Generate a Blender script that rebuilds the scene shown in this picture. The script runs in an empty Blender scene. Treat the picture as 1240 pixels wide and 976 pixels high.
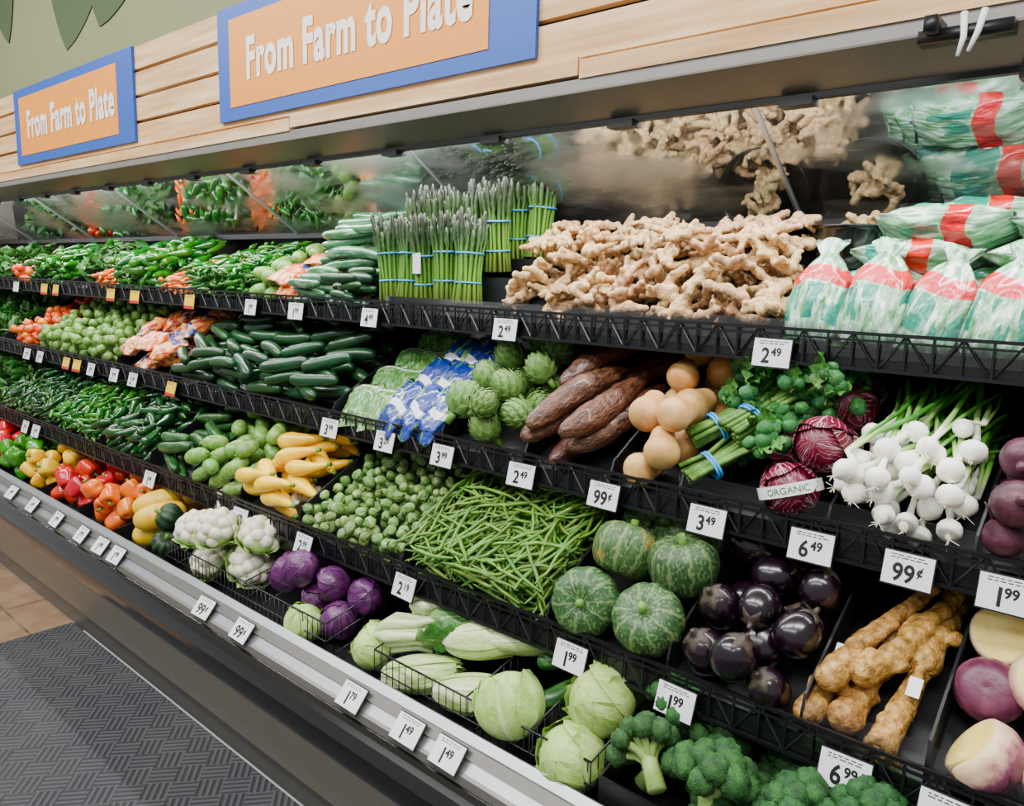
import bpy, math, random, numpy as np
from mathutils import Vector, Matrix
random.seed(5)
RG=np.random.default_rng(5)
pi=math.pi
SC=bpy.context.scene
COL=SC.collection

# ------------------------------------------------------------------ materials
def hx(h,g=1.0):
    h=h.lstrip('#'); o=[]
    for i in (0,2,4):
        c=int(h[i:i+2],16)/255
        o.append((c/12.92 if c<=.04045 else ((c+.055)/1.055)**2.4)*g)
    return (o[0],o[1],o[2],1)
class G:
    def __init__(s,name,rough=.5,metal=0,spec=.5,coat=0):
        s.mat=bpy.data.materials.new(name); s.mat.use_nodes=True
        s.nt=s.mat.node_tree; s.nt.nodes.clear()
        s.out=s.nt.nodes.new('ShaderNodeOutputMaterial')
        s.b=s.nt.nodes.new('ShaderNodeBsdfPrincipled')
        s.nt.links.new(s.b.outputs[0],s.out.inputs[0])
        s.b.inputs['Roughness'].default_value=rough
        s.b.inputs['Metallic'].default_value=metal
        s.b.inputs['Specular IOR Level'].default_value=spec
        s.b.inputs['Coat Weight'].default_value=coat
        s.b.inputs['Coat Roughness'].default_value=.12
    def put(s,sock,v):
        if isinstance(v,bpy.types.NodeSocket): s.nt.links.new(v,sock)
        else: sock.default_value=v
    def n(s,t,ins=None,out=0,**pr):
        nd=s.nt.nodes.new('ShaderNode'+t)
        for k,v in pr.items(): setattr(nd,k,v)
        for k,v in (ins or {}).items(): s.put(nd.inputs[k],v)
        return nd.outputs[out]
    def m(s,op,a,b=0.0,c=0.0): return s.n('Math',{0:a,1:b,2:c},operation=op)
    def mr(s,v,a,b,c=0.0,d=1.0): return s.n('MapRange',{0:v,1:a,2:b,3:c,4:d})
    def ramp(s,f,cols,interp='LINEAR'):
        nd=s.nt.nodes.new('ShaderNodeValToRGB'); s.put(nd.inputs[0],f)
        cr=nd.color_ramp; cr.interpolation=interp
        while len(cr.elements)<len(cols): cr.elements.new(.5)
        for e,(p,c) in zip(cr.elements,cols):
            e.position=p; e.color=hx(c) if isinstance(c,str) else c
        return nd.outputs[0]
    def mix(s,f,a,b):
        nd=s.nt.nodes.new('ShaderNodeMix'); nd.data_type='RGBA'
        s.put(nd.inputs[0],f)
        s.put(nd.inputs[6],hx(a) if isinstance(a,str) else a); s.put(nd.inputs[7],hx(b) if isinstance(b,str) else b)
        return nd.outputs[2]
    def attr(s,name,out): return s.n('Attribute',None,out,attribute_name=name)
    def lc(s): return s.attr('lc',1)
    def rnd(s): return s.attr('rnd',2)
    def lcr(s,stretch=(1,1,1)):
        r=s.m('MULTIPLY',s.rnd(),17.3)
        v=s.n('VectorMath',{0:s.lc(),1:stretch},operation='MULTIPLY')
        cb=s.n('CombineXYZ',{0:r,1:r,2:r})
        return s.n('VectorMath',{0:v,1:cb},operation='ADD')
    def noise(s,v,sc,det=3,out=0,rough=.55): return s.n('TexNoise',{'Vector':v,'Scale':sc,'Detail':det,'Roughness':rough},out)
    def bump(s,h,st,dist=.002):
        s.nt.links.new(s.n('Bump',{'Height':h,'Strength':st,'Distance':dist}),s.b.inputs['Normal'])
    def col(s,c,vary=0):
        if vary:
            r=s.rnd()
            hsv=s.n('HueSaturation',{'Color':c,'Hue':s.mr(s.m('FRACT',s.m('MULTIPLY',r,7.7)),0.,1.,.5-.08*vary,.5+.08*vary),'Value':s.mr(r,0.,1.,1-vary,1+vary),'Saturation':1.05})
            s.put(s.b.inputs['Base Color'],hsv)
        else: s.put(s.b.inputs['Base Color'],c)
        return s.mat
def flat(name,c,rough=.5,metal=0,coat=0,bump=0,spec=.5):
    g=G(name,rough,metal,spec,coat); tc=g.n('TexCoord',None,3)
    nz=g.noise(tc,30,3)
    a=hx(c)
    b=tuple(min(1,x*.82) for x in a[:3])+(1,)
    g.col(g.mix(nz,a,b))
    if bump: g.bump(g.noise(tc,120,2),bump,.002)
    return g.mat
def prod(name,cols,ns=40,rough=.42,bump=.15,bs=150,vary=.15,coat=0,stretch=(1,1,1),spec=.5,bd=.003):
    g=G(name,rough,0,spec,coat); v=g.lcr(stretch)
    c=g.ramp(g.noise(v,ns,4),cols)
    if bump: g.bump(g.noise(v,bs,3),bump,bd)
    return g.col(c,vary)
def leafmat(name,base,vein,vs=.5,width=.12,rough=.45,vary=.12,nv=7,edge=None,bump=.4):
    g=G(name,rough)
    sep=g.nt.nodes.new('ShaderNodeSeparateXYZ'); g.nt.links.new(g.lc(),sep.inputs[0])
    u=g.m('ABSOLUTE',sep.outputs[0]); v=sep.outputs[1]
    nz=g.noise(g.lcr(),4,3)
    a=g.m('ADD',g.m('SUBTRACT',g.m('MULTIPLY',v,float(nv)),g.m('MULTIPLY',u,4.0)),g.m('MULTIPLY',nz,1.2))
    d=g.m('ABSOLUTE',g.m('SUBTRACT',g.m('FRACT',a),.5))
    vn=g.m('MULTIPLY',g.mr(d,0.,width,1.,0.),g.mr(u,.0,1.,1.,.25))
    mid=g.mr(g.m('ADD',u,g.m('MULTIPLY',v,.08)),.03,.13,1.,0.)
    f=g.m('MULTIPLY',g.m('MAXIMUM',vn,mid),vs)
    f=g.m('MAXIMUM',f,g.mr(v,0.,.3,vs,0.))
    c=g.ramp(nz,base)
    if edge: c=g.mix(g.mr(g.m('MAXIMUM',u,v),.8,1.,0.,.8),c,edge)
    c=g.mix(f,c,vein)
    g.bump(g.m('ADD',g.m('MAXIMUM',vn,mid),g.m('MULTIPLY',g.noise(g.lcr(),9,4),1.2)),bump,.003)
    return g.col(c,vary)
MT={}
MT['black']=flat('black_plastic','#111214',.42)
MT['wire']=flat('black_wire','#0e0f11',.35)
MT['bumper']=flat('black_bumper','#0a0b0c',.16,coat=.5)
MT['rail']=flat('aluminium_rail','#b2b5b9',.3,.7)
MT['panel']=flat('taupe_panel','#8d8577',.45)
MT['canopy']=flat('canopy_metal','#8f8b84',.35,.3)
MT['canopy_d']=flat('canopy_dark_metal','#67645f',.35,.3)  # darker grey metal for canopy lip, tag rail grooves and kick plate
MT['white']=flat('white_card','#f2f3f4',.4)
MT['ink']=flat('black_ink','#0b0b0c',.5)
MT['yellow']=flat('yellow_card','#ffcf08',.4)
MT['red']=flat('red_ink','#c9101a',.4)
MT['blue']=flat('sign_blue','#1f55b4',.5)
MT['orange']=flat('sign_orange','#f6981c',.5)
MT['signwhite']=flat('sign_lettering','#fffaf0',.5)
MT['band']=flat('blue_rubber','#2f9be8',.5)
MT['gapdark']=flat('slat_gap','#120c07',.9)
MT['ginger']=prod('ginger_skin',[(.28,'#8a6440'),(.45,'#c29a6c'),(.62,'#dcbc8e'),(.8,'#ead6b0')],85,.6,1.,240,.16,bd=.005)
MT['bean']=prod('green_bean',[(.3,'#3f6a20'),(.7,'#70953c')],30,.4,.1,200,.30)
MT['cuke']=prod('cucumber_skin',[(.3,'#0d2c16'),(.6,'#1c4724'),(.8,'#306a35')],30,.3,.25,160,.2,coat=.15,stretch=(1,1,.3))
MT['wrapcuke']=prod('wrapped_cucumber',[(.3,'#1f4a2c'),(.55,'#3f7249'),(.75,'#94b898')],45,.16,.5,120,.15,coat=.6,stretch=(1,1,.25))
MT['zuke']=prod('zucchini_skin',[(.35,'#173a1b'),(.55,'#2c5b28'),(.75,'#5c8545')],90,.3,.1,160,.15,stretch=(1,1,.3))
MT['chayote']=prod('tatume_skin',[(.3,'#527d36'),(.6,'#7aa04e'),(.8,'#b0c884')],70,.35,.2,90,.15)
MT['ysq']=prod('yellow_squash_skin',[(.3,'#eeb000'),(.7,'#fbd81c')],25,.3,.05,90,.08,coat=.2)
MT['spag']=prod('spaghetti_squash_skin',[(.3,'#d8a51c'),(.7,'#ebc94a')],25,.4,.1,90,.1)
MT['stem']=prod('green_stem',[(.3,'#42702a'),(.7,'#719a42')],60,.5,.2,100,.1)
MT['jal']=prod('green_pepper_skin',[(.3,'#134a12'),(.6,'#24741b'),(.8,'#429a2c')],20,.18,.03,60,.25,coat=.4)
MT['pob']=prod('dark_pepper_skin',[(.3,'#0b2f11'),(.7,'#1b531f')],20,.2,.05,60,.2,coat=.4)
MT['bred']=prod('red_pepper_skin',[(.3,'#b00604'),(.7,'#dc1608')],20,.2,.03,60,.1,coat=.35)
MT['bora']=prod('orange_pepper_skin',[(.3,'#e45600'),(.7,'#f47a00')],20,.2,.03,60,.08,coat=.35)
MT['byel']=prod('yellow_pepper_skin',[(.3,'#eca600'),(.7,'#f8ca00')],20,.2,.03,60,.08,coat=.35)
MT['bgrn']=prod('green_bell_skin',[(.3,'#1f6612'),(.7,'#4a9822')],20,.2,.03,60,.1,coat=.35)
MT['egg']=prod('eggplant_skin',[(.3,'#0b0309'),(.7,'#1d0a1a')],15,.24,.02,40,.2,coat=.4)
MT['calyx']=prod('eggplant_calyx',[(.3,'#23221a'),(.7,'#4a3c30')],60,.5,.3,150,.1)
MT['yuca']=prod('yuca_bark',[(.28,'#2a140f'),(.48,'#54301f'),(.66,'#744634'),(.82,'#a07a62')],75,.45,1.,110,.15,coat=.25,stretch=(1.,1.,.5),bd=.008)
MT['butt']=prod('butternut_skin',[(.3,'#bd8648'),(.7,'#dcb278')],20,.45,.05,90,.1)
MT['horse']=prod('horseradish_bark',[(.3,'#6e4c1c'),(.5,'#ab803f'),(.75,'#dcb877')],65,.55,1.,80,.1,bd=.006)
MT['beet']=prod('beet_skin',[(.3,'#32101e'),(.6,'#582838'),(.8,'#7c4a52')],45,.45,.3,120,.15)
MT['sprout']=leafmat('sprout_leaf',[(.3,'#456f30'),(.7,'#82a853')],'#d6e2b0',.7,.14,nv=4,vary=.22)
MT['cab']=leafmat('cabbage_leaf',[(.3,'#92bb52'),(.7,'#c2da8a')],'#e8f0c4',.6,.07,vary=.1,nv=9)
MT['napa']=leafmat('napa_leaf',[(.3,'#b4ce74'),(.7,'#dae6a8')],'#f6f6e8',.9,.14,vary=.08,edge='#86b044')
MT['redcab']=leafmat('red_cabbage_leaf',[(.3,'#380f3c'),(.7,'#642a62')],'#9a6c98',.3,.05,rough=.25,vary=.15)
MT['radic']=leafmat('radicchio_leaf',[(.3,'#4a0a20'),(.7,'#7c1a38')],'#efd9dc',.9,.10,rough=.3,vary=.1)
MT['caulf']=prod('cauliflower_curd',[(.3,'#ddd6b8'),(.7,'#f6f1de')],60,.4,.7,350,.06,coat=.35)
MT['caull']=leafmat('cauliflower_leaf',[(.3,'#8db45a'),(.7,'#b7d184')],'#eaf0cc',.8,.1,vary=.1)
MT['broc']=prod('broccoli_floret',[(.3,'#16391b'),(.6,'#2f6228'),(.8,'#4f853a')],70,.6,1.,420,.15)
MT['brocstem']=prod('broccoli_stem',[(.3,'#7fa84e'),(.7,'#a9c878')],40,.5,.2,80,.1)
MT['rapini']=prod('rapini_floret',[(.3,'#174a20'),(.6,'#2c7232'),(.8,'#5a9e48')],90,.5,1.,380,.15)
MT['dleaf']=leafmat('dark_leaf',[(.3,'#235c20'),(.7,'#478832')],'#a0c470',.5,.07,vary=.15)
MT['wstalk']=prod('white_stalk',[(.3,'#b9cf86'),(.7,'#e6efcc')],30,.35,.1,120,.05,stretch=(3,3,.3))
MT['arti']=leafmat('artichoke_bract',[(.3,'#4e7834'),(.7,'#84a85c')],'#b9d08e',.2,.05,vary=.12,edge='#567238')
MT['leafpot']=prod('leafy_green',[(.3,'#1a4a18'),(.7,'#417c2e')],30,.5,.4,150,.25)
MT['rutcut']=prod('rutabaga_flesh',[(.3,'#e6cb66'),(.7,'#f6e490')],30,.5,.15,120,.05)
MT['tom']=prod('tomato_skin',[(.2,'#b81808'),(.5,'#e24c10'),(.8,'#f0a31c')],12,.25,.02,60,.2,coat=.3)
MT['labelink']=flat('label_green_ink','#3f6a2a',.5)

g=G('rutabaga_skin',.4); sp=g.nt.nodes.new('ShaderNodeSeparateXYZ'); g.nt.links.new(g.lc(),sp.inputs[0])
nz=g.noise(g.lcr(),40,4)
g.bump(nz,.4,.004)
MT['rut']=g.col(g.ramp(g.m('ADD',g.mr(sp.outputs[2],-.05,.05),g.mr(nz,0.,1.,-.35,.35)),[(.25,'#e6cfa0'),(.5,'#cfa890'),(.68,'#8a4a62'),(.9,'#643048')]),.08)
def kab(name,n,dark,light,orange=None,st0=.04,st1=.12,k=.5):
    g=G(name,.5); sp=g.nt.nodes.new('ShaderNodeSeparateXYZ'); g.nt.links.new(g.lc(),sp.inputs[0])
    th=g.m('ARCTAN2',sp.outputs[1],sp.outputs[0])
    nz=g.noise(g.lcr(),60,5); nb=g.noise(g.lcr(),14,2)
    a=g.m('ADD',g.m('DIVIDE',g.m('MULTIPLY',th,float(n)),2*pi),g.mr(nz,0.,1.,-.35,.35))
    d=g.m('ABSOLUTE',g.m('SUBTRACT',g.m('FRACT',a),.5))
    st=g.mr(d,st0,st1,1.,0.)
    sp2=g.mr(g.noise(g.lcr((1,1,.5)),150,3),.53,.64,0.,.6)
    c=g.mix(g.m('MAXIMUM',g.m('MULTIPLY',st,k),sp2),g.ramp(nz,dark),light)
    if orange: c=g.mix(g.mr(nb,.56,.66,0.,.5),c,orange)
    g.bump(nz,.35,.004)
    return g.col(c,.12)
MT['kab']=kab('kabocha_skin',10,[(.3,'#183a1c'),(.7,'#33592e')],'#84995f')
MT['kabo']=kab('kabocha_orange_skin',10,[(.3,'#22431f'),(.7,'#425f30')],'#8d9c60','#a07838')
MT['acorn']=kab('acorn_skin',10,[(.3,'#0b2614'),(.7,'#173a20')],'#31592f')
def grad(name,cols,L,rough=.4,vary=.1):
    g=G(name,rough); sp=g.nt.nodes.new('ShaderNodeSeparateXYZ'); g.nt.links.new(g.lc(),sp.inputs[0])
    nz=g.noise(g.lcr((1,1,.3)),70,3)
    f=g.m('ADD',g.m('DIVIDE',sp.outputs[2],L),g.mr(nz,0.,1.,-.08,.08))
    g.bump(nz,.2,.002)
    return g.col(g.ramp(f,cols),vary)
MT['onion']=grad('spring_onion',[(.0,'#e8e0c8'),(.06,'#fbfaf2'),(.22,'#f4f6e6'),(.36,'#aed07c'),(.55,'#4f9034'),(1.,'#357026')],.30)
MT['asp']=grad('asparagus_spear',[(0,'#9fbb5c'),(.25,'#6c9a3a'),(.6,'#557f36'),(.78,'#445c38'),(1.,'#3c4234')],.24)
def bagmat(name,base,band,deco,bandv=(.52,.70),dv=(.12,.5),ds=7,coat=.8,thr=.5):
    g=G(name,.2,coat=coat); sp=g.nt.nodes.new('ShaderNodeSeparateXYZ'); g.nt.links.new(g.lc(),sp.inputs[0])
    u,v=sp.outputs[0],sp.outputs[1]
    nz=g.noise(g.lcr(),5,5)
    c=g.ramp(nz,base)
    nd=g.noise(g.lcr((1,.6,0)),ds,1)
    inside=g.m('MULTIPLY',g.m('GREATER_THAN',v,dv[0]),g.m('LESS_THAN',v,dv[1]))
    c=g.mix(g.m('MULTIPLY',inside,g.m('GREATER_THAN',nd,thr)),c,deco)
    inb=g.m('MULTIPLY',g.m('GREATER_THAN',v,bandv[0]),g.m('LESS_THAN',v,bandv[1]))
    c=g.mix(inb,c,band)
    g.bump(g.noise(g.lcr(),9,5),.9,.008)
    return g.col(c,.06)
MT['bagG']=bagmat('printed_green_bag',[(.3,'#2f7038'),(.46,'#74ab7c'),(.64,'#cfe4d6')],'#d3181e','#06856c',ds=3.2,dv=(.14,.5),thr=.52)
MT['bagB']=bagmat('printed_blue_bag',[(.3,'#3f7f34'),(.5,'#6fa348'),(.7,'#a8c888')],'#e8ecf0','#12308c',(.45,.58),(.0,1.0),4,.8,.40)
MT['bagP']=bagmat('pepper_bag',[(.36,'#d01808'),(.45,'#f05a10'),(.52,'#ffa818'),(.6,'#e8d8c0'),(.68,'#e02810')],'#e0c8a8','#1c3890',(.88,.97),(.66,1.),3)
MT['bagL']=bagmat('clear_bean_bag',[(.3,'#3f702e'),(.5,'#6c9a50'),(.7,'#b0c8a8')],'#d8e4d8','#3f7d34',(.9,.95),(.1,.8),9)
g=G('clear_acrylic'); tr=g.nt.nodes.new('ShaderNodeBsdfTransparent'); gl=g.nt.nodes.new('ShaderNodeBsdfGlossy'); gl.inputs['Roughness'].default_value=.08
mx=g.nt.nodes.new('ShaderNodeMixShader'); fz=g.n('Fresnel',{'IOR':1.4}); g.put(mx.inputs[0],g.m('ADD',fz,.05))
g.nt.links.new(tr.outputs[0],mx.inputs[1]); g.nt.links.new(gl.outputs[0],mx.inputs[2]); g.nt.links.new(mx.outputs[0],g.out.inputs[0])
MT['acryl']=g.mat
g=G('fogged_mirror',.03,1); tc=g.n('TexCoord',None,3)
v=g.n('VectorMath',{0:tc,1:(1.2,3.5,3.5)},operation='MULTIPLY')
nz=g.noise(v,1.3,4)
fog=g.mr(nz,.44,.60)
g.put(g.b.inputs['Roughness'],g.mr(fog,0.,1.,.02,.3)); g.put(g.b.inputs['Base Color'],(.38,.41,.42,1))
df=g.nt.nodes.new('ShaderNodeBsdfDiffuse'); df.inputs[0].default_value=(.30,.31,.29,1)
mx=g.nt.nodes.new('ShaderNodeMixShader'); g.put(mx.inputs[0],g.mr(fog,0.,1.,.06,.65))
g.nt.links.new(g.b.outputs[0],mx.inputs[1]); g.nt.links.new(df.outputs[0],mx.inputs[2]); g.nt.links.new(mx.outputs[0],g.out.inputs[0])
MT['mirror']=g.mat
g=G('maple_wood',.5); tc=g.n('TexCoord',None,3)
v=g.n('VectorMath',{0:tc,1:(1.,8.,16.)},operation='MULTIPLY')
nz=g.noise(v,2.2,5)
g.bump(nz,.15,.002)
MT['wood']=g.col(g.ramp(nz,[(.3,'#c09058'),(.5,'#d8ae76'),(.7,'#e9caa0')]))
g=G('ribbed_mat',.75); tc=g.n('TexCoord',None,3)
mp=g.n('Mapping',{'Vector':tc,'Rotation':(0,0,math.radians(40)),'Scale':(1,1,1)})
ck=g.n('TexChecker',{'Vector':mp,'Scale':13.0},1)
w1=g.n('TexWave',{'Vector':mp,'Scale':16.,'Distortion':0.},1,wave_type='BANDS',bands_direction='X')
w2=g.n('TexWave',{'Vector':mp,'Scale':16.,'Distortion':0.},1,wave_type='BANDS',bands_direction='Y')
h=g.m('ADD',g.m('MULTIPLY',w1,ck),g.m('MULTIPLY',w2,g.m('SUBTRACT',1.,ck)))
g.bump(h,.9,.005)
nz=g.noise(tc,3,4)
c=g.mix(h,'#1f2022','#424347'); c=g.mix(g.mr(nz,.4,.7,0.,.3),c,'#504e4b')
MT['mat']=g.col(c)
g=G('brown_tile',.3); tc=g.n('TexCoord',None,3)
br=g.n('TexBrick',{'Vector':tc,'Color1':hx('#86694f'),'Color2':hx('#745a44'),'Mortar':hx('#4a3d32'),'Scale':1.,'Mortar Size':.006,'Brick Width':.6,'Row Height':.6},offset=0)
MT['tile']=g.col(g.mix(g.mr(g.noise(tc,12,4),.3,.8),br,'#9a8066'))
MT['wallg']=flat('sage_wall','#898f62',.8)
MT['leaf1']=flat('mural_dark_green','#4a5c38',.8)
MT['leaf2']=flat('mural_cream','#c9c2a0',.8)
MT['ceil']=flat('ceiling_white','#d8d6d0',.9)

# ------------------------------------------------------------------ mesh helpers
def nrm(a): a=np.asarray(a,float); return a/np.linalg.norm(a)
def P(V,F,M=0,L=None):
    V=np.asarray(V,float).reshape(-1,3); F=np.asarray(F,int).reshape(-1,4)
    M=np.full(len(F),M) if np.isscalar(M) else np.asarray(M)
    return (V,F,M,V.copy() if L is None else np.asarray(L,float),None)
def merge(ps):
    V=[];F=[];M=[];L=[];R=[];o=0
    anyr=any(p[4] is not None for p in ps)
    for p in ps:
        f=p[1].copy(); f[f>=0]+=o
        V.append(p[0]);F.append(f);M.append(p[2]);L.append(p[3]); R.append(p[4] if p[4] is not None else np.full(len(p[0]),.5)); o+=len(p[0])
    return (np.vstack(V),np.vstack(F),np.concatenate(M),np.vstack(L),np.concatenate(R) if anyr else None)
def xf(p,R=None,t=None,s=1.,rnd=None):
    V=p[0]*s
    if R is not None: V=V@np.asarray(R).T
    if t is not None: V=V+np.asarray(t)
    return (V,p[1],p[2],p[3],np.full(len(V),rnd) if rnd is not None else p[4])
def Rx(a): c,s=math.cos(a),math.sin(a); return np.array([[1,0,0],[0,c,-s],[0,s,c]])
def Ry(a): c,s=math.cos(a),math.sin(a); return np.array([[c,0,s],[0,1,0],[-s,0,c]])
def Rz(a): c,s=math.cos(a),math.sin(a); return np.array([[c,-s,0],[s,c,0],[0,0,1]])
def build(name,parts,mats,parent=None,smooth=True):
    p=merge(parts) if isinstance(parts,list) else parts
    V,F,M,L,R=p
    c=(V.min(0)+V.max(0))/2; c[2]=V[:,2].min()
    me=bpy.data.meshes.new(name)
    tri=F[:,3]<0
    nq=(~tri).sum(); nt=tri.sum()
    loops=np.concatenate([F[~tri].ravel(),F[tri][:,:3].ravel()])
    starts=np.concatenate([np.arange(nq)*4,nq*4+np.arange(nt)*3])
    me.vertices.add(len(V)); me.vertices.foreach_set('co',(V-c).astype(np.float32).ravel())
    me.loops.add(len(loops)); me.loops.foreach_set('vertex_index',loops.astype(np.int32))
    me.polygons.add(len(F)); me.polygons.foreach_set('loop_start',starts.astype(np.int32))
    me.polygons.foreach_set('material_index',np.concatenate([M[~tri],M[tri]]).astype(np.int32))
    me.polygons.foreach_set('use_smooth',np.full(len(F),smooth))
    me.update(calc_edges=True); me.validate()
    a=me.attributes.new('lc','FLOAT_VECTOR','POINT'); a.data.foreach_set('vector',L.astype(np.float32).ravel())
    a=me.attributes.new('rnd','FLOAT','POINT'); a.data.foreach_set('value',(R if R is not None else np.full(len(V),random.random())).astype(np.float32))
    for m in mats: me.materials.append(MT[m])
    ob=bpy.data.objects.new(name,me); COL.objects.link(ob); ob.location=c
    if parent: ob.parent=parent
    return ob
def empty(name,loc=(0,0,0)):
    e=bpy.data.objects.new(name,None); COL.objects.link(e); e.empty_display_size=.1; return e
def ringfaces(n,seg,close=True):
    i=np.arange(n-1)[:,None]; j=np.arange(seg)[None,:]; j2=(j+1)%seg
    a=i*seg+j; b=i*seg+j2; c=(i+1)*seg+j2; d=(i+1)*seg+j
    return np.stack([a,b,c,d],-1).reshape(-1,4)
def tube(path,rad,seg=8,mat=0,mod=None,caps=True):
    path=np.array(path,float); n=len(path); rad=np.broadcast_to(np.array(rad,float),(n,))
    T=np.gradient(path,axis=0); T/=np.linalg.norm(T,axis=1)[:,None]+1e-9
    a=np.array([0,0,1.]) if abs(T[0][2])<.9 else np.array([1.,0,0])
    N=nrm(np.cross(T[0],a)); th=np.arange(seg)*2*pi/seg
    s=np.concatenate([[0],np.cumsum(np.linalg.norm(np.diff(path,axis=0),axis=1))])
    V=[];L=[]
    for i in range(n):
        N=nrm(N-T[i]*np.dot(N,T[i])); B=np.cross(T[i],N)
        r=rad[i]*(mod(th,s[i]/s[-1]) if mod else 1.)
        r=np.broadcast_to(r,(seg,))
        V.append(path[i]+(r*np.cos(th))[:,None]*N+(r*np.sin(th))[:,None]*B)
        L.append(np.stack([r*np.cos(th),r*np.sin(th),np.full(seg,s[i])],1))
    F=ringfaces(n,seg)
    if caps:
        V.append(path[[0,-1]]); L.append(np.array([[0,0,0],[0,0,s[-1]]]))
        j=np.arange(seg); k=n*seg; o=(n-1)*seg
        F=np.vstack([F,np.stack([(j+1)%seg,j,np.full(seg,k),np.full(seg,-1)],1),
                     np.stack([o+j,o+(j+1)%seg,np.full(seg,k+1),np.full(seg,-1)],1)])
    return P(np.vstack(V),F,mat,np.vstack(L))
def smoothp(pts,n):
    pts=np.array(pts,float); m=len(pts); t=np.linspace(0,m-1,n); o=[]
    for x in t:
        i=min(int(x),m-2); f=x-i
        p0=pts[max(i-1,0)];p1=pts[i];p2=pts[i+1];p3=pts[min(i+2,m-1)]
        o.append(.5*((2*p1)+(-p0+p2)*f+(2*p0-5*p1+4*p2-p3)*f*f+(-p0+3*p1-3*p2+p3)*f**3))
    return np.array(o)
def revolve(prof,seg=16,mat=0,mod=None,n=14):
    pr=smoothp(prof,n); pr[:,0]=np.maximum(pr[:,0],.0005); th=np.arange(seg)*2*pi/seg
    V=[]
    for i,(r,z) in enumerate(pr):
        rr=r*(mod(th,i/(n-1)) if mod else np.ones(seg))
        V.append(np.stack([rr*np.cos(th),rr*np.sin(th),np.full(seg,z)],1))
    V=np.vstack(V); F=ringfaces(n,seg)
    V=np.vstack([V,[[0,0,pr[0,1]],[0,0,pr[-1,1]]]]); j=np.arange(seg); o=(n-1)*seg
    F=np.vstack([F,np.stack([(j+1)%seg,j,np.full(seg,n*seg),np.full(seg,-1)],1),np.stack([o+j,o+(j+1)%seg,np.full(seg,n*seg+1),np.full(seg,-1)],1)])
    return P(V,F,mat)
import bmesh
_ico={}
def ico(sub,r=1.,mat=0):
    if sub not in _ico:
        bm=bmesh.new(); bmesh.ops.create_icosphere(bm,subdivisions=sub,radius=1)
        V=np.array([v.co[:] for v in bm.verts]); F=np.array([[v.index for v in f.verts]+[-1] for f in bm.faces]); bm.free(); _ico[sub]=(V,F)
    V,F=_ico[sub]; return P(V*r,F,mat)
def sup(n,p):
    u=-np.cos(pi*np.linspace(0,1,n)); r=np.maximum(1-np.abs(u)**p,0)**(1/p); r[0]=r[-1]=.03
    return (u+1)/2,r
def box(x0,x1,y0,y1,z0,z1,mat=0):
    V=[(x,y,z) for x in (x0,x1) for y in (y0,y1) for z in (z0,z1)]
    return P(V,[(0,1,3,2),(4,6,7,5),(0,4,5,1),(2,3,7,6),(0,2,6,4),(1,5,7,3)],mat)
def prism(poly,x0,x1,mat=0):
    n=len(poly); V=[(x0,a,b) for a,b in poly]+[(x1,a,b) for a,b in poly]
    F=[(i,(i+1)%n,n+(i+1)%n,n+i) for i in range(n)]
    for o in (0,n):
        for i in range(1,n-1): F.append((o,o+i,o+i+1,-1))
    return P(V,F,mat)
def grid(X,Y,Z,mat=0,L=None):
    a,b=X.shape; V=np.stack([X,Y,Z],-1).reshape(-1,3)
    i=np.arange(a-1)[:,None];j=np.arange(b-1)[None,:]
    F=np.stack([i*b+j,(i+1)*b+j,(i+1)*b+j+1,i*b+j+1],-1).reshape(-1,4)
    return P(V,F,mat,L)
def bar(p,q,r,mat=0,seg=6): return tube([p,q],[r,r],seg,mat)
def remesh(p,vox):
    V,F=p[0],p[1]
    me=bpy.data.meshes.new('tmp'); me.from_pydata(V.tolist(),[],[[i for i in f if i>=0] for f in F.tolist()])
    ob=bpy.data.objects.new('tmp',me); COL.objects.link(ob)
    md=ob.modifiers.new('r','REMESH'); md.mode='VOXEL'; md.voxel_size=vox
    sm=ob.modifiers.new('s','SMOOTH'); sm.iterations=2
    dg=bpy.context.evaluated_depsgraph_get(); dg.update(); m2=bpy.data.meshes.new_from_object(ob.evaluated_get(dg))
    r=frommesh(m2); bpy.data.objects.remove(ob); bpy.data.meshes.remove(me); bpy.data.meshes.remove(m2)
    return r
def frommesh(m2,mat=0):
    V=np.zeros(len(m2.vertices)*3); m2.vertices.foreach_get('co',V)
    F=[]
    for pl in m2.polygons:
        v=list(pl.vertices)
        if len(v)==3: F.append(v+[-1])
        elif len(v)==4: F.append(v)
        else:
            for i in range(1,len(v)-1): F.append([v[0],v[i],v[i+1],-1])
    return P(V.reshape(-1,3),F,mat)
_tx={}
def text(s,size,off=0.,mat=0,align='CENTER',sx=1.):
    k=(s,size,off,align)
    if k not in _tx:
        cu=bpy.data.curves.new('t','FONT'); cu.body=s; cu.size=size; cu.offset=off; cu.align_x=align; cu.align_y='BOTTOM_BASELINE'; cu.resolution_u=3
        if s.startswith('From'): cu.space_character=1.1; cu.resolution_u=6
        ob=bpy.data.objects.new('t',cu); COL.objects.link(ob); dg=bpy.context.evaluated_depsgraph_get(); dg.update()
        me=bpy.data.meshes.new_from_object(ob.evaluated_get(dg)); _tx[k]=frommesh(me); bpy.data.objects.remove(ob); bpy.data.meshes.remove(me)
    p=_tx[k]; V=p[0].copy(); V[:,0]*=sx
    V=np.stack([V[:,0],-V[:,2],V[:,1]],1)
    return P(V,p[1],mat)

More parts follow.
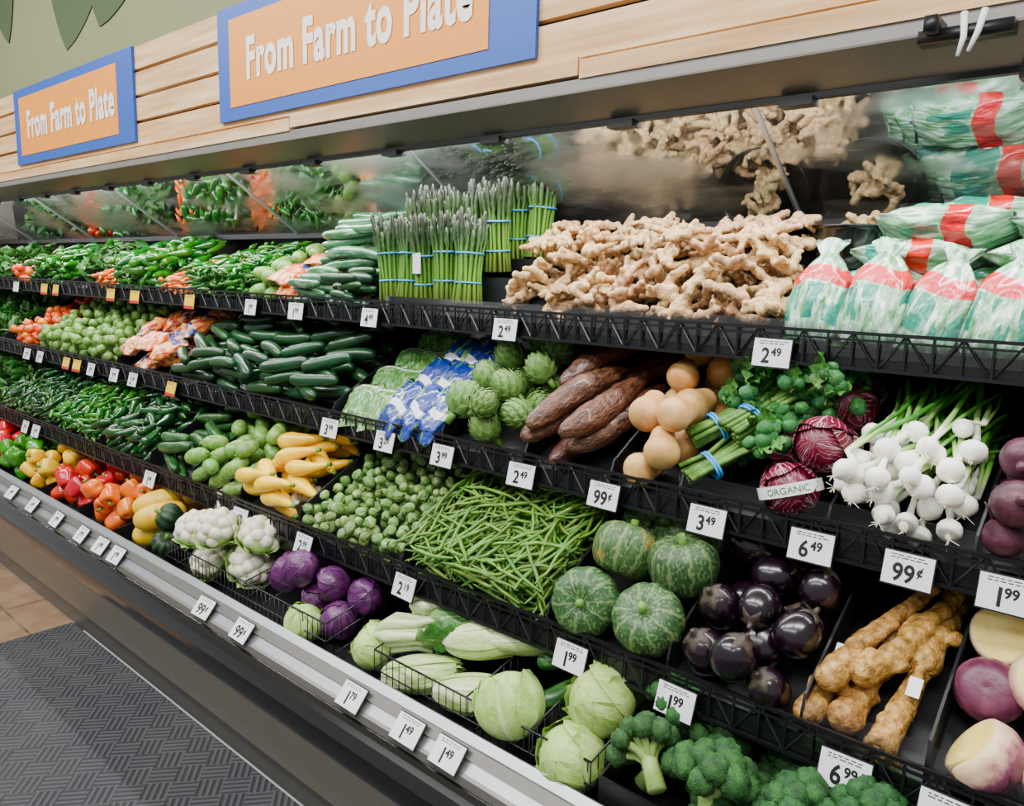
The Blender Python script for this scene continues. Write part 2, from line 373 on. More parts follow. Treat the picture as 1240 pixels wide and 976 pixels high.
# ------------------------------------------------------------------ produce generators (long axis = +x, round = z up)
def bentube(L,R,bend=.1,p=4,n=9,seg=8,taper=0.,mat=0,mod=None,wob=0.):
    t,r=sup(n,p); x=(t-.5)*L; y=bend*L*(1-(2*t-1)**2)
    w=RG.normal(0,wob,(n,2)) if wob else np.zeros((n,2))
    path=np.stack([x,y+w[:,0],w[:,1]],1)
    return tube(path,R*r*(1-taper*t),seg,mat,mod)
def bean(i): return bentube(.14+.02*(i%3),.0046,[.06,-.1,.14,.02][i%4],2.6,9,6,wob=.0012)
def cuke(L,R,i,seg=12): return bentube(L,R,[.02,-.04,.06][i%3],3.6,13,seg,.08,0,lambda th,t:1+.03*np.cos(4*th+3*t))
def jal(i,L=.075,R=.014):
    t,r=sup(9,2.6); x=(t-.5)*L
    a=tube(np.stack([x,.08*L*np.sin(t*pi)*[1,-1][i%2],0*x],1),R*r*(1.1-.75*t),8,0)
    return merge([a,tube([(-.5*L-.014,.002,0),(-.5*L-.005,0,0),(-.5*L+.004,0,0)],[.003,.0025,.006],6,1)])
def bell(i):
    k=[4,3,4][i%3]; ph=i*.7
    b=revolve([(0,-.032),(.016,-.039),(.03,-.03),(.037,-.006),(.04,.018),(.035,.034),(.02,.037),(.007,.029),(.001,.028)],20,0,lambda th,t:1+.09*np.cos(k*th+ph)*(.6+.4*math.sin(t*pi)),16)
    return merge([b,tube([(0,0,.026),(.001,0,.04),(.006,.002,.052)],[.008,.005,.006],6,1)])
def eggplant(i):
    b=revolve([(0,-.060),(.028,-.057),(.05,-.033),(.054,-.005),(.047,.026),(.034,.044),(.018,.054),(.001,.057)],24,0,None,18)
    c=revolve([(.033,.037),(.030,.047),(.020,.056),(.008,.061),(.006,.074),(.001,.077)],20,1,lambda th,t:1+.25*np.cos(5*th)*(1-t)**2,9)
    return merge([b,c])
def ribbed(prof,n,amt,seg,mat=0,stem=True,sz=0):
    b=revolve(prof,seg,mat,lambda th,t:1-amt*np.exp(-(np.sin(n*th/2)/.35)**2),16)
    if stem: b=merge([b,tube([(0,0,sz-.012),(0,0,sz),(.004,0,sz+.018)],[.014,.008,.010],7,1)])
    return b
def kabocha(i): return ribbed([(0,-.05),(.035,-.058),(.064,-.04),(.076,0),(.068,.038),(.038,.056),(.012,.050),(.001,.048)],10,.035,50,0,True,.052)
def acorn(i): return ribbed([(0,-.062),(.03,-.05),(.055,-.01),(.056,.02),(.036,.045),(.01,.042),(.001,.04)],10,.14,40,0,True,.046)
def butternut(i):
    b=revolve([(0,-.062),(.03,-.058),(.048,-.036),(.049,-.012),(.040,.012),(.035,.035),(.031,.052),(.014,.064),(.001,.065)],20,0,None,18)
    b=merge([b,tube([(0,0,.060),(0,0,.072)],[.007,.008],6,1)])
    return xf(b,Ry(pi/2))
def ysquash(i):
    t,r=sup(11,3); x=(t-.5)*.17; y=.016*np.sin(t*2.2)
    return merge([tube(np.stack([x,y,0*x],1),r*np.interp(t,[0,.3,.6,1],[.033,.032,.02,.015]),12,0),tube([(.083,.013,0),(.098,.015,0)],[.007,.008],6,1)])
def lumps(pts,vox,mat=0):
    ps=[xf(ico(2),None,p,r) for p,r in pts]
    return remesh(merge(ps),vox)
def ginger(seed):
    r=np.random.default_rng(seed); p=np.zeros(3); a=0.; o=[]
    for i in range(r.integers(4,7)):
        o.append((p.copy(),r.uniform(.012,.017)))
        if r.random()<.9:
            for sgn in ([1,-1] if r.random()<.55 else [r.choice([-1,1])]):
                b=a+sgn*r.uniform(.7,1.6); q=p.copy(); rr=.013; el=r.uniform(-.7,1.1)
                for k in range(r.integers(2,5)):
                    q=q+np.array([math.cos(b),math.sin(b),el*.6])*rr*1.25; o.append((q.copy(),rr*r.uniform(.78,1.15))); rr*=.9; b+=r.uniform(-.5,.5)
                    if r.random()<.4: o.append((q+r.normal(0,1,3)*rr*.75,rr*.6))
        p=p+np.array([math.cos(a),math.sin(a),r.uniform(-.3,.3)])*.020; a+=r.uniform(-.6,.6)
    q=lumps(o,.0038); q[0][:]-=q[0].mean(0); return q
def horserad(seed):
    r=np.random.default_rng(seed); p=np.array([-.14,0,0]); a=r.uniform(-.1,.1); o=[]
    for i in range(20):
        o.append((p.copy(),np.interp(i,[0,4,19],[.030,.024,.014])*r.uniform(.9,1.1)))
        if i<5: o.append((p+r.normal(0,.012,3),.016))
        if i in (2,6) :
            b=a+r.choice([-1,1])*.7; q=p.copy(); rr=.014
            for k in range(4+4*(i==6)): q=q+np.array([math.cos(b),math.sin(b),.05])*.011; o.append((q.copy(),rr*r.uniform(.9,1.1))); rr*=.94; b*=.8
        p=p+np.array([math.cos(a),math.sin(a),0])*.0155; a=a*.75+r.uniform(-.25,.25)
    return lumps(o,.0045)
def ballL(R,elong,res=12,mat=0):
    th=np.linspace(.02,pi-.02,res); ph=np.linspace(0,2*pi,res*2); A,B=np.meshgrid(th,ph,indexing='ij')
    L=np.stack([np.sin(B*1.5),A/pi,0*A],-1).reshape(-1,3)
    return grid(R*np.sin(A)*np.cos(B),R*np.sin(A)*np.sin(B),-R*np.cos(A)*elong,mat,L)
def cabbage(R=.08,leaves=7,elong=1.,ruff=.05,seed=0,res=(13,13),flare=.14,mat=0,top=2.5,bmat=None,cover=1.05):
    r=np.random.default_rng(seed); ps=[ballL(R*.99,elong,12,mat if bmat is None else bmat)]
    for k in range(leaves):
        az=k*2.4+r.uniform(-.2,.2)
        u=np.linspace(-1,1,res[0]); v=np.linspace(0,1,res[1]); U,W=np.meshgrid(u,v,indexing='ij')
        tp=top-r.uniform(0,.7)*(k/leaves)
        th=.12+W*tp*(1-.12*U**2); half=cover*np.sqrt(np.sin(pi*(.1+.75*W)))*1.05
        ph=az+U*half
        rr=R*(1.01+.012*k+flare*(.35*np.abs(U)**5*W+W**7*.6)+ruff*np.sin(U*8+seed+k*2)*W*np.abs(U)+ruff*.4*np.sin(U*3+W*7+k))
        X=rr*np.sin(th)*np.cos(ph);Y=rr*np.sin(th)*np.sin(ph);Z=-rr*np.cos(th)*elong
        ps.append(grid(X,Y,Z,mat,np.stack([U,W,0*U+k],-1).reshape(-1,3)))
    return merge(ps)
def sprout(i): return cabbage(.0165,4,1.12,.07,i,(8,8),.3)
def fib(n):
    i=np.arange(n)+.5; ph=np.arccos(1-2*i/n); th=pi*(1+5**.5)*i
    return np.stack([np.cos(th)*np.sin(ph),np.sin(th)*np.sin(ph),np.cos(ph)],1)
def berry(R,n,sub,amt,mat=0,seed=0):
    q=ico(sub); d=(q[0]@fib(n).T).max(1); ang=np.arccos(np.clip(d,-1,1)); a0=2/np.sqrt(n)
    V=q[0]*R*(1+amt*(1-(ang/a0)**2))[:,None]
    return P(V,q[1],mat)
def cauli(i):
    r=np.random.default_rng(i); ps=[]
    for k,d in enumerate(fib(30)):
        if d[2]<-.35: continue
        ps.append(xf(berry(.024,26,2,.14,0),Rz(k)@Rx(k),d*np.array([.055,.055,.045])+[0,0,.005]))
    ps.append(ballL(.055,.8,10,0))
    ps.append(cabbage(.072,6,.8,.06,i,(9,9),.3,1,1.5,1,.7))
    return merge(ps)
def crown(i,mats=(0,1),R=.05,nh=18,stem=.08,sub=3):
    r=np.random.default_rng(i); ps=[tube([(0,0,-stem),(0,0,-stem*.4),(0,0,0)],[.018,.016,.02],9,mats[1])]
    for k,d in enumerate(fib(nh*2)):
        if d[2]<.0: continue
        rr=r.uniform(.30,.42)*R; c=d*np.array([R*1.,R*1.,R*.72])*r.uniform(.9,1.12)
        ps.append(xf(berry(rr,70,sub,.25,mats[0]),Rz(k),c))
        ps.append(tube([(0,0,-stem*.4),c*.4+[0,0,-.012],c],[.010,.008,.008],6,mats[1],caps=False))
    return merge(ps)
def leafsheet(Lg,W,mat=0,curve=.3,ruff=.1,cup=.2,nu=7,nv=10,seed=0,base=.15):
    u=np.linspace(-1,1,nu);v=np.linspace(0,1,nv);U,T=np.meshgrid(u,v,indexing='ij')
    w=W*(base+(1-base)*np.sin(pi*np.clip(T*.85+.08,0,1)))*np.where(T>.96,.55,1)
    X=T*Lg; Y=U*w; Z=curve*Lg*T**2+cup*W*U**2+ruff*W*np.sin(T*17+seed+U*3)*np.abs(U)
    return grid(X,Y,Z,mat,np.stack([U,T,0*U],-1).reshape(-1,3))
def artichoke(i):
    R=.042; ps=[xf(ico(2),None,None,R*.93), tube([(0,0,-R-.025),(0,0,-R*.7)],[.009,.011],7,1)]
    n=56
    for k in range(n):
        f=(k+.5)/n; th=.45+f*2.35; ph=k*2.399963
        d=np.array([math.sin(th)*math.cos(ph),math.sin(th)*math.sin(ph),-math.cos(th)])
        up=nrm(np.array([math.cos(th)*math.cos(ph),math.cos(th)*math.sin(ph),math.sin(th)])); s=np.cross(d,up)
        sz=.036*(1-.35*f)
        V=[];L=[]
        for a,w in ((-.2,.42),(.25,.58),(.65,.42),(1.,.03)):
            for b in (-1,-.5,0,.5,1):
                rad=R*(.99+.22*max(a,0)**1.5+.07*(1-b*b)-.02)
                q=nrm(d*R+up*a*sz+s*b*w*sz)*rad*(1 if a<1 else 1.02); V.append(q); L.append((b*.8,a*.8+.2,0))
        F=[(r_*5+c_,r_*5+c_+1,(r_+1)*5+c_+1,(r_+1)*5+c_) for r_ in range(3) for c_ in range(4)]
        ps.append(P(V,F,0,L))
    q=merge(ps); return (q[0]*np.array([1,1,1.08]),)+q[1:]
def onion(i):
    r=np.random.default_rng(i); t=np.array([0,.008,.018,.029,.038,.046,.06,.13,.2,.3]); rad=np.array([.003,.014,.0205,.0205,.014,.0075,.0055,.005,.0055,.003])*r.uniform(.85,1.12)
    path=np.stack([t-.03,np.cumsum(r.normal(0,.005,10))*(t>.05),np.cumsum(r.normal(0,.002,10))*(t>.05)+.0],1)
    ps=[tube(path,rad,12,0)]
    p2=path.copy(); p2[6:,1]+=np.array([.003,.012,.03,.055])*r.choice([-1,1]); ps.append(tube(p2[5:],rad[5:]*.8,6,0))
    ps[1]=(ps[1][0],ps[1][1],ps[1][2],ps[1][3]+[0,0,.056],None)
    for k in range(5): ps.append(tube([(-.029,0,0),(-.04,r.normal(0,.006),r.normal(0,.006))],[.0008,.0005],4,0))
    return merge(ps)
def aspbundle(i):
    r=np.random.default_rng(i); ps=[]
    pts=[(0,0)]+[(.011*math.cos(a),.011*math.sin(a)) for a in np.arange(6)*pi/3]+[(.022*math.cos(a),.022*math.sin(a)) for a in np.arange(12)*pi/6]+[(.032*math.cos(a),.032*math.sin(a)) for a in np.arange(16)*pi/8]
    for x,y in pts:
        h=.245+r.uniform(-.035,.03); k=1.25+r.uniform(-.1,.2)
        z=np.array([0,.08,.15,.18,.195,.21,.224,.236,.24])/.24*h
        f=np.array([1.05,.9,1.0,1.15,1.2,1.25,1.3,1.34,1.36])*k/1.15
        rad=np.array([.0052,.005,.0047,.0050,.0066,.0068,.0070,.0042,.0008])
        ps.append(tube(np.stack([x*f+r.normal(0,.0012,9),y*f+r.normal(0,.0012,9),z],1),rad,6,0))
        for q in range(5):
            a=r.uniform(0,6.28); zz=h*(.74+.045*q); ps.append(xf(leafsheet(.016,.0035,0,.1,0,0,3,3),Rz(a)@Ry(-1.2),(x*f[5]+.006*math.cos(a),y*f[5]+.006*math.sin(a),zz)))
    q=merge(ps); q=(q[0],q[1],q[2],q[3],None)
    q[3][:,2]=q[0][:,2]
    bs=[]
    for z,R in ((.06,.0385),(.145,.041)):
        a=np.linspace(0,2*pi,21); bs.append(tube(np.stack([R*np.cos(a),R*np.sin(a),0*a+z],1),.003,5,1,caps=False))
    return merge([q]+bs)
def bag(w=.12,h=.19,d=.05,seed=0,neck=True):
    r=np.random.default_rng(seed); n=26; seg=36; th=np.arange(seg)*2*pi/seg; V=[];L=[]
    for i in range(n):
        t=i/(n-1)
        if neck: a=np.interp(t,[0,.06,.2,.6,.78,.86,1],[.75,.92,1,.95,.55,.25,.62]); b=np.interp(t,[0,.06,.3,.6,.8,.88,1],[.2,.7,1,.9,.45,.2,.2])
        else: a=np.interp(t,[0,.08,.5,.92,1],[.95,.96,1,.96,.95]); b=np.interp(t,[0,.06,.25,.75,.94,1],[.03,.3,1,1,.3,.03])
        cr=1+.10*np.sin(th*5+seed+t*9)+.07*np.sin(th*9-t*14+seed*2)+.04*np.sin(th*14+t*25)
        x=w/2*a*np.sign(np.cos(th))*np.abs(np.cos(th))**.8*(1+.4*(cr-1)); y=d/2*b*np.sign(np.sin(th))*np.abs(np.sin(th))**.9*cr
        V.append(np.stack([x,y,np.full(seg,(t-.5)*h)+.006*np.sin(th*3+seed)],1)); L.append(np.stack([x/(w/2),np.full(seg,t),np.sign(y)*.5],1))
    V=np.vstack(V);L=np.vstack(L);F=ringfaces(n,seg); V=np.vstack([V,[[0,0,-h/2],[0,0,h/2]]]);L=np.vstack([L,[[0,0,0],[0,1,0]]])
    j=np.arange(seg);o=(n-1)*seg
    F=np.vstack([F,np.stack([(j+1)%seg,j,np.full(seg,n*seg),np.full(seg,-1)],1),np.stack([o+j,o+(j+1)%seg,np.full(seg,n*seg+1),np.full(seg,-1)],1)])
    return P(V,F,0,L)
def rapini(i):
    r=np.random.default_rng(i); ps=[]
    for k in range(16):
        y,z=r.uniform(-.032,.032),r.uniform(-.02,.02)
        e=np.array([.04+r.uniform(0,.09),y*3.0,z*3.0+.012]); ps.append(tube([(-.12,y,z),(-.05,y*.8,z*.8),(.02,y*1.3,z*1.3),e],[.0055,.006,.0055,.004],6,1))
        for q in range(8): ps.append(xf(berry(r.uniform(.009,.016),40,2,.3,0),Rz(k)@Rx(q),e+r.normal(0,.016,3)))
        for q in range(2): ps.append(xf(leafsheet(.055,.018,2,.25,.5,.3,6,8,k+q),Rz(r.uniform(-1.3,1.3))@Ry(r.uniform(-1.1,.6)),e-[.03,0,0]))
    a=np.linspace(0,2*pi,17)
    for xx in (-.065,-.058): ps.append(tube(np.stack([0*a+xx,.038*np.cos(a),.026*np.sin(a)],1),.003,5,3,caps=False))
    return merge(ps)
def bokchoy(i,white=0,leafm=1):
    r=np.random.default_rng(i); ps=[]
    for k in range(11):
        a=k*2.4; rr=.012+.022*(k/11); L=.17+.05*r.random(); dirv=np.array([0,math.cos(a),math.sin(a)])
        path=[np.array([-.13,0,0])+dirv*rr*.6,np.array([-.09,0,0])+dirv*rr*1.5,np.array([-.02,0,0])+dirv*rr*1.4,np.array([L-.15+.01,0,0])+dirv*(rr*2.2+.004)]
        ps.append(tube(path,[.012,.018,.012,.006],8,white,lambda th,t:.75+.35*np.abs(np.cos(th))))
        for e in range(2): ps.append(xf(leafsheet(.10+.03*r.random(),.040,leafm,.2,.35,.3,7,9,k+e),Rx(a-pi/2+pi+e*.6)@Ry(r.uniform(-.6,.2)),path[-1]-[.03+.02*e,0,0]))
    return merge(ps)
def yuca(i):
    r=np.random.default_rng(i+40); t,rr=sup(30,3.2)
    ph=r.uniform(0,6,4)
    return tube(np.stack([(t-.5)*.33,.016*np.sin(t*3+i),.006*np.sin(t*5)],1),rr*np.interp(t,[0,.3,.7,1],[.028,.036,.033,.02])*(1+r.normal(0,.035,30)),20,0,lambda th,t:1+.05*np.sin(2*th+t*6+i)+.045*np.sin(5*th-t*17+ph[0])+.035*np.sin(8*th+t*31+ph[1]))
def beet(i):
    return merge([revolve([(0,-.05),(.004,-.044),(.012,-.034),(.03,-.018),(.036,0),(.03,.02),(.014,.03),(.001,.031)],18,0,None,14),tube([(0,0,-.08),(.004,0,-.06),(0,0,-.044)],[.001,.002,.005],5,0),tube([(0,0,.026),(.003,.002,.045)],[.01,.008],6,0)])
def rutab(i,cut=True):
    R=.058; q=revolve([(0,-R*.9),(.02,-R*.88),(.045,-R*.55),(R,0),(R*.93,R*.4),(.04,R*.72),(.015,R*.8),(.001,R*.78)],28,0,None,24)
    if cut:
        V=q[0].copy(); c=-R*.35; V[:,2]=np.maximum(V[:,2],c)
        fz=V[:,2][q[1][:,:3]]
        M=((np.abs(fz-c).max(1))<.0006).astype(int)
        q=(V,q[1],M,q[3],None)
    return q
def tomato(i): return revolve([(0,-.022),(.016,-.02),(.026,0),(.02,.018),(.006,.017),(.001,.016)],12,0,None,9)
def herb(i):
    r=np.random.default_rng(i); ps=[]
    for k in range(16):
        a=r.uniform(-1,1); ps.append(xf(leafsheet(r.uniform(.05,.09),.02,0,.2,.3,.3,4,6,k),Rz(a)@Ry(r.uniform(-.9,.3))@Rx(r.uniform(-1,1)),r.normal(0,.018,3)))
    return merge(ps)

# ------------------------------------------------------------------ decks
DK={1:((1.66,1.41),(2.12,1.56)),2:((1.52,1.05),(1.98,1.28)),3:((1.33,.73),(1.80,.96)),4:((1.19,.47),(1.66,.58))}
def dframe(d):
    (y0,z0),(y1,z1)=DK[d]; L=math.hypot(y1-y0,z1-z0); c,s=(y1-y0)/L,(z1-z0)/L
    return L,np.array([[1,0,0],[0,c,-s],[0,s,c]]),np.array([0,y0,z0])
def pack(d,x0,x1,vs,hmax=.1,K=20,yaw=(0,360),tilt=12,roll=180,cell=.012,sink=.003,sc=(.9,1.1),v0=.004,v1=None,maxn=600,base=.006,frame=None,rejmax=30,fb=.12):
    L,R0,o=frame if frame else dframe(d)
    v1=v1 or L; W=x1-x0; D=v1-v0; nx,ny=max(2,int(W/cell)),max(2,int(D/cell)); H=np.full((nx,ny),base)
    out=[];rej=0
    hm=hmax if callable(hmax) else (lambda a,b:hmax)
    while len(out)<maxn and rej<rejmax:
        i=random.randrange(len(vs)); v=vs[i]; s=random.uniform(*sc)
        R=Rz(math.radians(random.uniform(*yaw)))@Ry(math.radians(random.uniform(-tilt,tilt)))@Rx(math.radians(random.uniform(-roll,roll)))
        Vt=v[0][::max(1,len(v[0])//400)]*s@R.T
        mn,mx=Vt.min(0),Vt.max(0); best=None
        for k in range(K):
            ax,bx=-mn[0],W-mx[0]; ay,by=-mn[1],D-mx[1]
            px=random.uniform(ax,bx) if bx>ax else (ax+bx)/2; py=random.uniform(ay,by) if by>ay else (ay+by)/2
            ix=np.clip(((Vt[:,0]+px)/W*nx).astype(int),0,nx-1); iy=np.clip(((Vt[:,1]+py)/D*ny).astype(int),0,ny-1)
            z=(H[ix,iy]-Vt[:,2]).max(); over=z+mx[2]-hm(px/W,py/D)
            sco=z+fb*py+(10 if over>0 else 0)
            if best is None or sco<best[0]: best=(sco,px,py,ix,iy,z,over)
        _,px,py,ix,iy,z,over=best
        if over>0: rej+=1; continue
        rej=max(0,rej-2)
        np.maximum.at(H,(ix,iy),Vt[:,2]+z-sink)
        q=xf(v,R,np.array([x0+px,v0+py,z]),s); q=xf(q,R0,o,1.,random.random()); out.append(q)
    return out
def pile(name,mats,*a,**k):
    ps=pack(*a,**k)
    if ps: build(name,ps,mats)
def each(name,mats,*a,**k):
    for q in pack(*a,**k): build(name,q,mats)
def at(name,mats,part,R,t,s=1.): return build(name,xf(part,R,t,s,random.random()),mats)

XL,XR=-7.4,.75
# ------------------------------------------------------------------ room
build('floor',[box(-9,-3.5,-3,2.6,-.05,0)],['tile'],smooth=False)
build('floor_mat',[box(-3.5,2.5,-3,1.16,-.05,.004)],['mat'],smooth=False)
build('wall_back',[box(-9,2.5,2.3,2.4,0,3.9)],['wallg'],smooth=False)
build('ceiling',[box(-9,2.5,-3,2.6,3.9,3.95)],['ceil'],smooth=False)
build('wall_upper',[box(-9,2.5,1.78,1.83,2.0,3.9)],['wallg'],smooth=False)
def muralleaf(x,z,L,w,a,mat,y=1.775):
    t=np.linspace(0,1,14); pts=[(u*L, w*math.sin(pi*u)**.8*(1-.3*u)) for u in t]+[(u*L,-w*math.sin(pi*u)**.8*(1-.3*u)) for u in t[::-1]]
    c,s=math.cos(a),math.sin(a); n=len(pts); V=[(x+c*p-s*q,y,z+s*p+c*q) for p,q in pts]
    F=[(i,i+1,n-2-i,n-1-i) for i in range(13)]
    return P(V,F,mat)
build('wall_leaf_mural',[muralleaf(-4.6,3.5,.82,.42,-1.9,0),muralleaf(-4.1,3.45,.75,.42,-2.0,0,1.774),muralleaf(-5.9,3.6,.7,.25,-1.4,0,1.773),muralleaf(-3.5,3.5,.78,.3,-1.5,1,1.772)],['leaf1','leaf2'],smooth=False)

ws=[box(XL,1.2,1.60,1.775,2.02,2.50,1)]
for k in range(4): ws.append(box(XL,1.2,1.575,1.60,2.078+k*.106,2.078+k*.106+.092,0))
build('wood_slat_panel',ws,['wood','gapdark'],smooth=False)
tr=[]
for a,b,zz in ((XL,-2.35,-.004),(-2.345,-1.15,.006),(-1.145,1.2,-.002)): tr.append(box(a,b,1.540,1.60,2.022+zz,2.064+zz,0))
build('trim_wood',tr,['wood'],smooth=False)

def sign(x0,x1):
    e=empty('farm_to_plate_sign')
    z0,z1=2.095,2.49; b=.045
    build('board',[box(x0,x1,1.562,1.573,z0,z1)],['blue'],e,False)
    build('panel',[box(x0+.085,x1-.16,1.5595,1.562,z0+b,z1-b)],['orange'],e,False)
    t=text('From Farm to Plate',.192,.0072,0,'LEFT'); w=t[0][:,0].max()-t[0][:,0].min()
    t=P(t[0]*[1.12/w,1,1]+[x0+.20,1.557,2.230],t[1],0)
    build('lettering',[t],['signwhite'],e,False)
sign(-2.84,-1.30); sign(-5.08,-3.57)

# ------------------------------------------------------------------ display case
CASE=empty('refrigerated_produce_case')
def c(name,ps,m,sm=False): return build(name,ps,m,CASE,sm)
c('canopy',[prism([(1.545,2.02),(1.545,1.985),(1.62,1.943),(1.632,1.943),(1.632,1.972),(1.70,1.972),(1.70,1.965),(1.78,1.965),(1.78,2.02)],XL,XR+.4,0)],['canopy'])
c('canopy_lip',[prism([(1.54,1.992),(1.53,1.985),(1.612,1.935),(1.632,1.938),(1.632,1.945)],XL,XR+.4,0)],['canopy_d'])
c('canopy_edge',[box(XL,XR,1.612,1.632,1.924,1.937)]+[box(x,x+.07,1.60,1.64,1.912,1.928) for x in np.arange(XL,XR,.42)],['black'])
c('mirror',[prism([(1.70,1.965),(2.07,1.72),(2.075,1.728),(1.705,1.973)],XL,XR)],['mirror'])
c('mirror_joints',[prism([(1.695,1.961),(2.065,1.714),(2.07,1.72),(1.70,1.965)],x,x+.007) for x in (-.79,-1.95,-3.1,-4.25,-5.4,-6.5)],['rail'])
c('mirror_sill',[box(XL,XR,2.06,2.08,1.70,1.725)],['black'])
c('back_panel',[box(XL,XR,2.16,2.2,0,2.02)],['black'])
c('end_panel',[box(XR,XR+.03,1.10,2.2,0.02,2.02),box(XL-.03,XL,1.10,2.2,0.02,2.02)],['panel'])
for d,((y0,z0),(y1,z1)) in DK.items():
    c('deck_%d'%d,[prism([(y0-.004,z0),(y1,z1),(2.16,z1),(2.16,z1-.015),(y1,z1-.018),(y0-.004,z0-.018)],XL,XR)],['black'])
def truss(d,h0=-.022,h1=.05):
    (y0,z0),_=DK[d]; y=y0-.014; ps=[]
    for zz,r in ((z0+h1,.0035),(z0+h0,.0035),(z0+h1-.014,.0022)): ps.append(box(XL,XR,y-r,y+r,zz-r,zz+r))
    st=.05; n=int((XR-XL)/st)
    for i in range(n):
        x=XL+i*st; ps.append(box(x-.0022,x+.0022,y-.002,y+.002,z0+h0,z0+h1))
        a,b=(h0,h1) if i%2 else (h1,h0); ps.append(bar((x,y,z0+a),(x+st,y,z0+b),.0022,0,4))
    ps.append(box(XL,XR,y+.008,y+.011,z0+h0-.002,z0+h1-.03))
    c('wire_front_%d'%d,ps,['wire'])
truss(1);truss(2);truss(3)
c('clear_guard_1',[box(-1.98,XR,1.652,1.655,1.41,1.480)],['acryl'])
c('clear_guard_2',[box(-.80,XR,1.511,1.514,1.05,1.135)],['acryl'])
c('clear_guard_3',[box(-.42,XR,1.321,1.324,.73,.82)],['acryl'])
c('tag_rail',[prism([(1.165,.535),(1.15,.545),(1.085,.487),(1.08,.467),(1.16,.45)],XL,XR)],['rail'])
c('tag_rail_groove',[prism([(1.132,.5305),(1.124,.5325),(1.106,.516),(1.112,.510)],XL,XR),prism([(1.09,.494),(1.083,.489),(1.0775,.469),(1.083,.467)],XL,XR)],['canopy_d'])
bp=[(1.085-.055*math.cos(a),.405+.068*math.sin(a)) for a in np.linspace(-pi/2,pi/2,14)]
c('bumper',[prism([(1.16,.337)]+bp+[(1.16,.473)],XL,XR)],['bumper'],False)
c('lower_panel',[prism([(1.16,.337),(1.075,.337),(1.085,.31),(1.15,.10),(1.17,.10),(1.17,.337)],XL,XR)],['panel'])
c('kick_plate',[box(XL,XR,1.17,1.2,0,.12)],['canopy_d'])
c('body_fill',[box(XL,XR,1.18,2.16,.1,.44)],['black'])
def divs(d,xs,h=.085):
    (y0,z0),(y1,z1)=DK[d]; ps=[]
    for x in xs: ps.append(prism([(y0,z0),(y1,z1),(y1,z1+h),(y0+.01,z0+h*.75),(y0,z0+h*.5)],x-.0025,x+.0025))
    c('dividers_%d'%d,ps,['black'])
divs(1,[-1.525,-2.09,-2.53,-2.9,-3.25,-3.64,-4.1,-4.45,-4.8,-5.3,-5.9],.06)
divs(2,[-.222,-.475,-.80,-.985,-1.255,-1.57,-2.09,-3.25,-3.79,-4.72,-5.4],.10)
divs(3,[-.222,-.428,-.703,-1.015,-1.52,-2.01,-2.36,-2.70,-3.05,-3.54,-4.08,-4.83],.12)
def wirefence(name,x0,x1,mids,h=.105,y=1.185,z0=.49,dep=.36):
    ps=[]
    for zz in (z0,z0+h*.5,z0+h): ps.append(bar((x0,y,zz),(x1,y,zz),.0028 if zz==z0+h else .002,0,5))
    for x in np.arange(x0,x1+.001,.024): ps.append(bar((x,y,z0),(x,y,z0+h),.0017,0,4))
    for m in mids:
        for zz in (z0+.0,z0+h*.5,z0+h): ps.append(bar((m,y,zz),(m,y+dep,zz+dep*.23),.0025,0,5))
        for q in np.arange(0,dep,.026): ps.append(bar((m,y+q,z0+q*.23),(m,y+q,z0+h+q*.23),.0017,0,4))
    build(name,ps,['wire'])
wirefence('wire_basket',-2.62,-1.67,[-2.62,-2.09,-1.67]); wirefence('wire_basket',-1.46,-.78,[-1.46,-1.13,-.94,-.78])
(y0,z0),(y1,z1)=DK[4]
c('bottom_trays',[prism([(y0,z0),(y1,z1),(y1,z1+.07),(y0,z0+.07)],x-.003,x+.003) for x in (-4.5,-3.85,-3.42,-3.03,-2.64)],['black'])
build('broccoli_tray',[box(-.76,.3,1.185,1.19,.47,.575),prism([(1.19,.47),(1.6,.57),(1.6,.66),(1.19,.575)],-.762,-.757),prism([(1.19,.47),(1.6,.57),(1.6,.66),(1.19,.575)],.297,.302)],['black'],smooth=False)
build('misting_nozzle_bracket',[box(-.40,-.26,1.50,1.54,1.965,1.985,0),box(-.385,-.365,1.47,1.54,1.975,2.0,0),tube([(-.33,1.49,2.0),(-.325,1.48,1.96),(-.33,1.475,1.93)],[.006,.005,.003],6,1),tube([(-.30,1.49,2.0),(-.305,1.48,1.965),(-.315,1.475,1.935)],[.006,.005,.003],6,1)],['black','white'])

# ------------------------------------------------------------------ price tags
def tag(x,y,z,big,small,tilt,kind=0,w=.084,h=.06,yaw=0):
    ps=[box(-w/2,w/2,-.001,.001,-h/2,h/2,0)]
    if big:
        b=text(big,.046,.0012,1,'LEFT',.85); s=text(small,.025,.0008,1,'LEFT',.9)
        bw=b[0][:,0].max(); sw=s[0][:,0].max(); x0=-(bw+sw+.003)/2
        ps.append(xf(b,None,(x0,-.0016,-.022))); ps.append(xf(s,None,(x0+bw+.003,-.0016,-.006)))
    r=random.random
    for k in range(2):
        xx=-w*.36
        while xx<w*.3:
            l=.004+.008*r(); ps.append(box(xx,xx+l,-.0017,-.0012,h*.32+k*.005,h*.32+k*.005+.0016,1)); xx+=l+.003
    if kind==1: ps.append(box(-w/2,w/2,-.0015,-.001,-h*.5,-h*.28,2))
    ps.append(box(-w/2-.002,w/2+.002,.001,.004,-h/2-.003,h/2+.003,3))
    q=xf(merge(ps),Rz(yaw+random.uniform(-.05,.05))@Rx(-tilt),(x,y,z))
    build('price_tag',q,['yellow' if kind==1 else 'white','ink','red','black'],smooth=False)
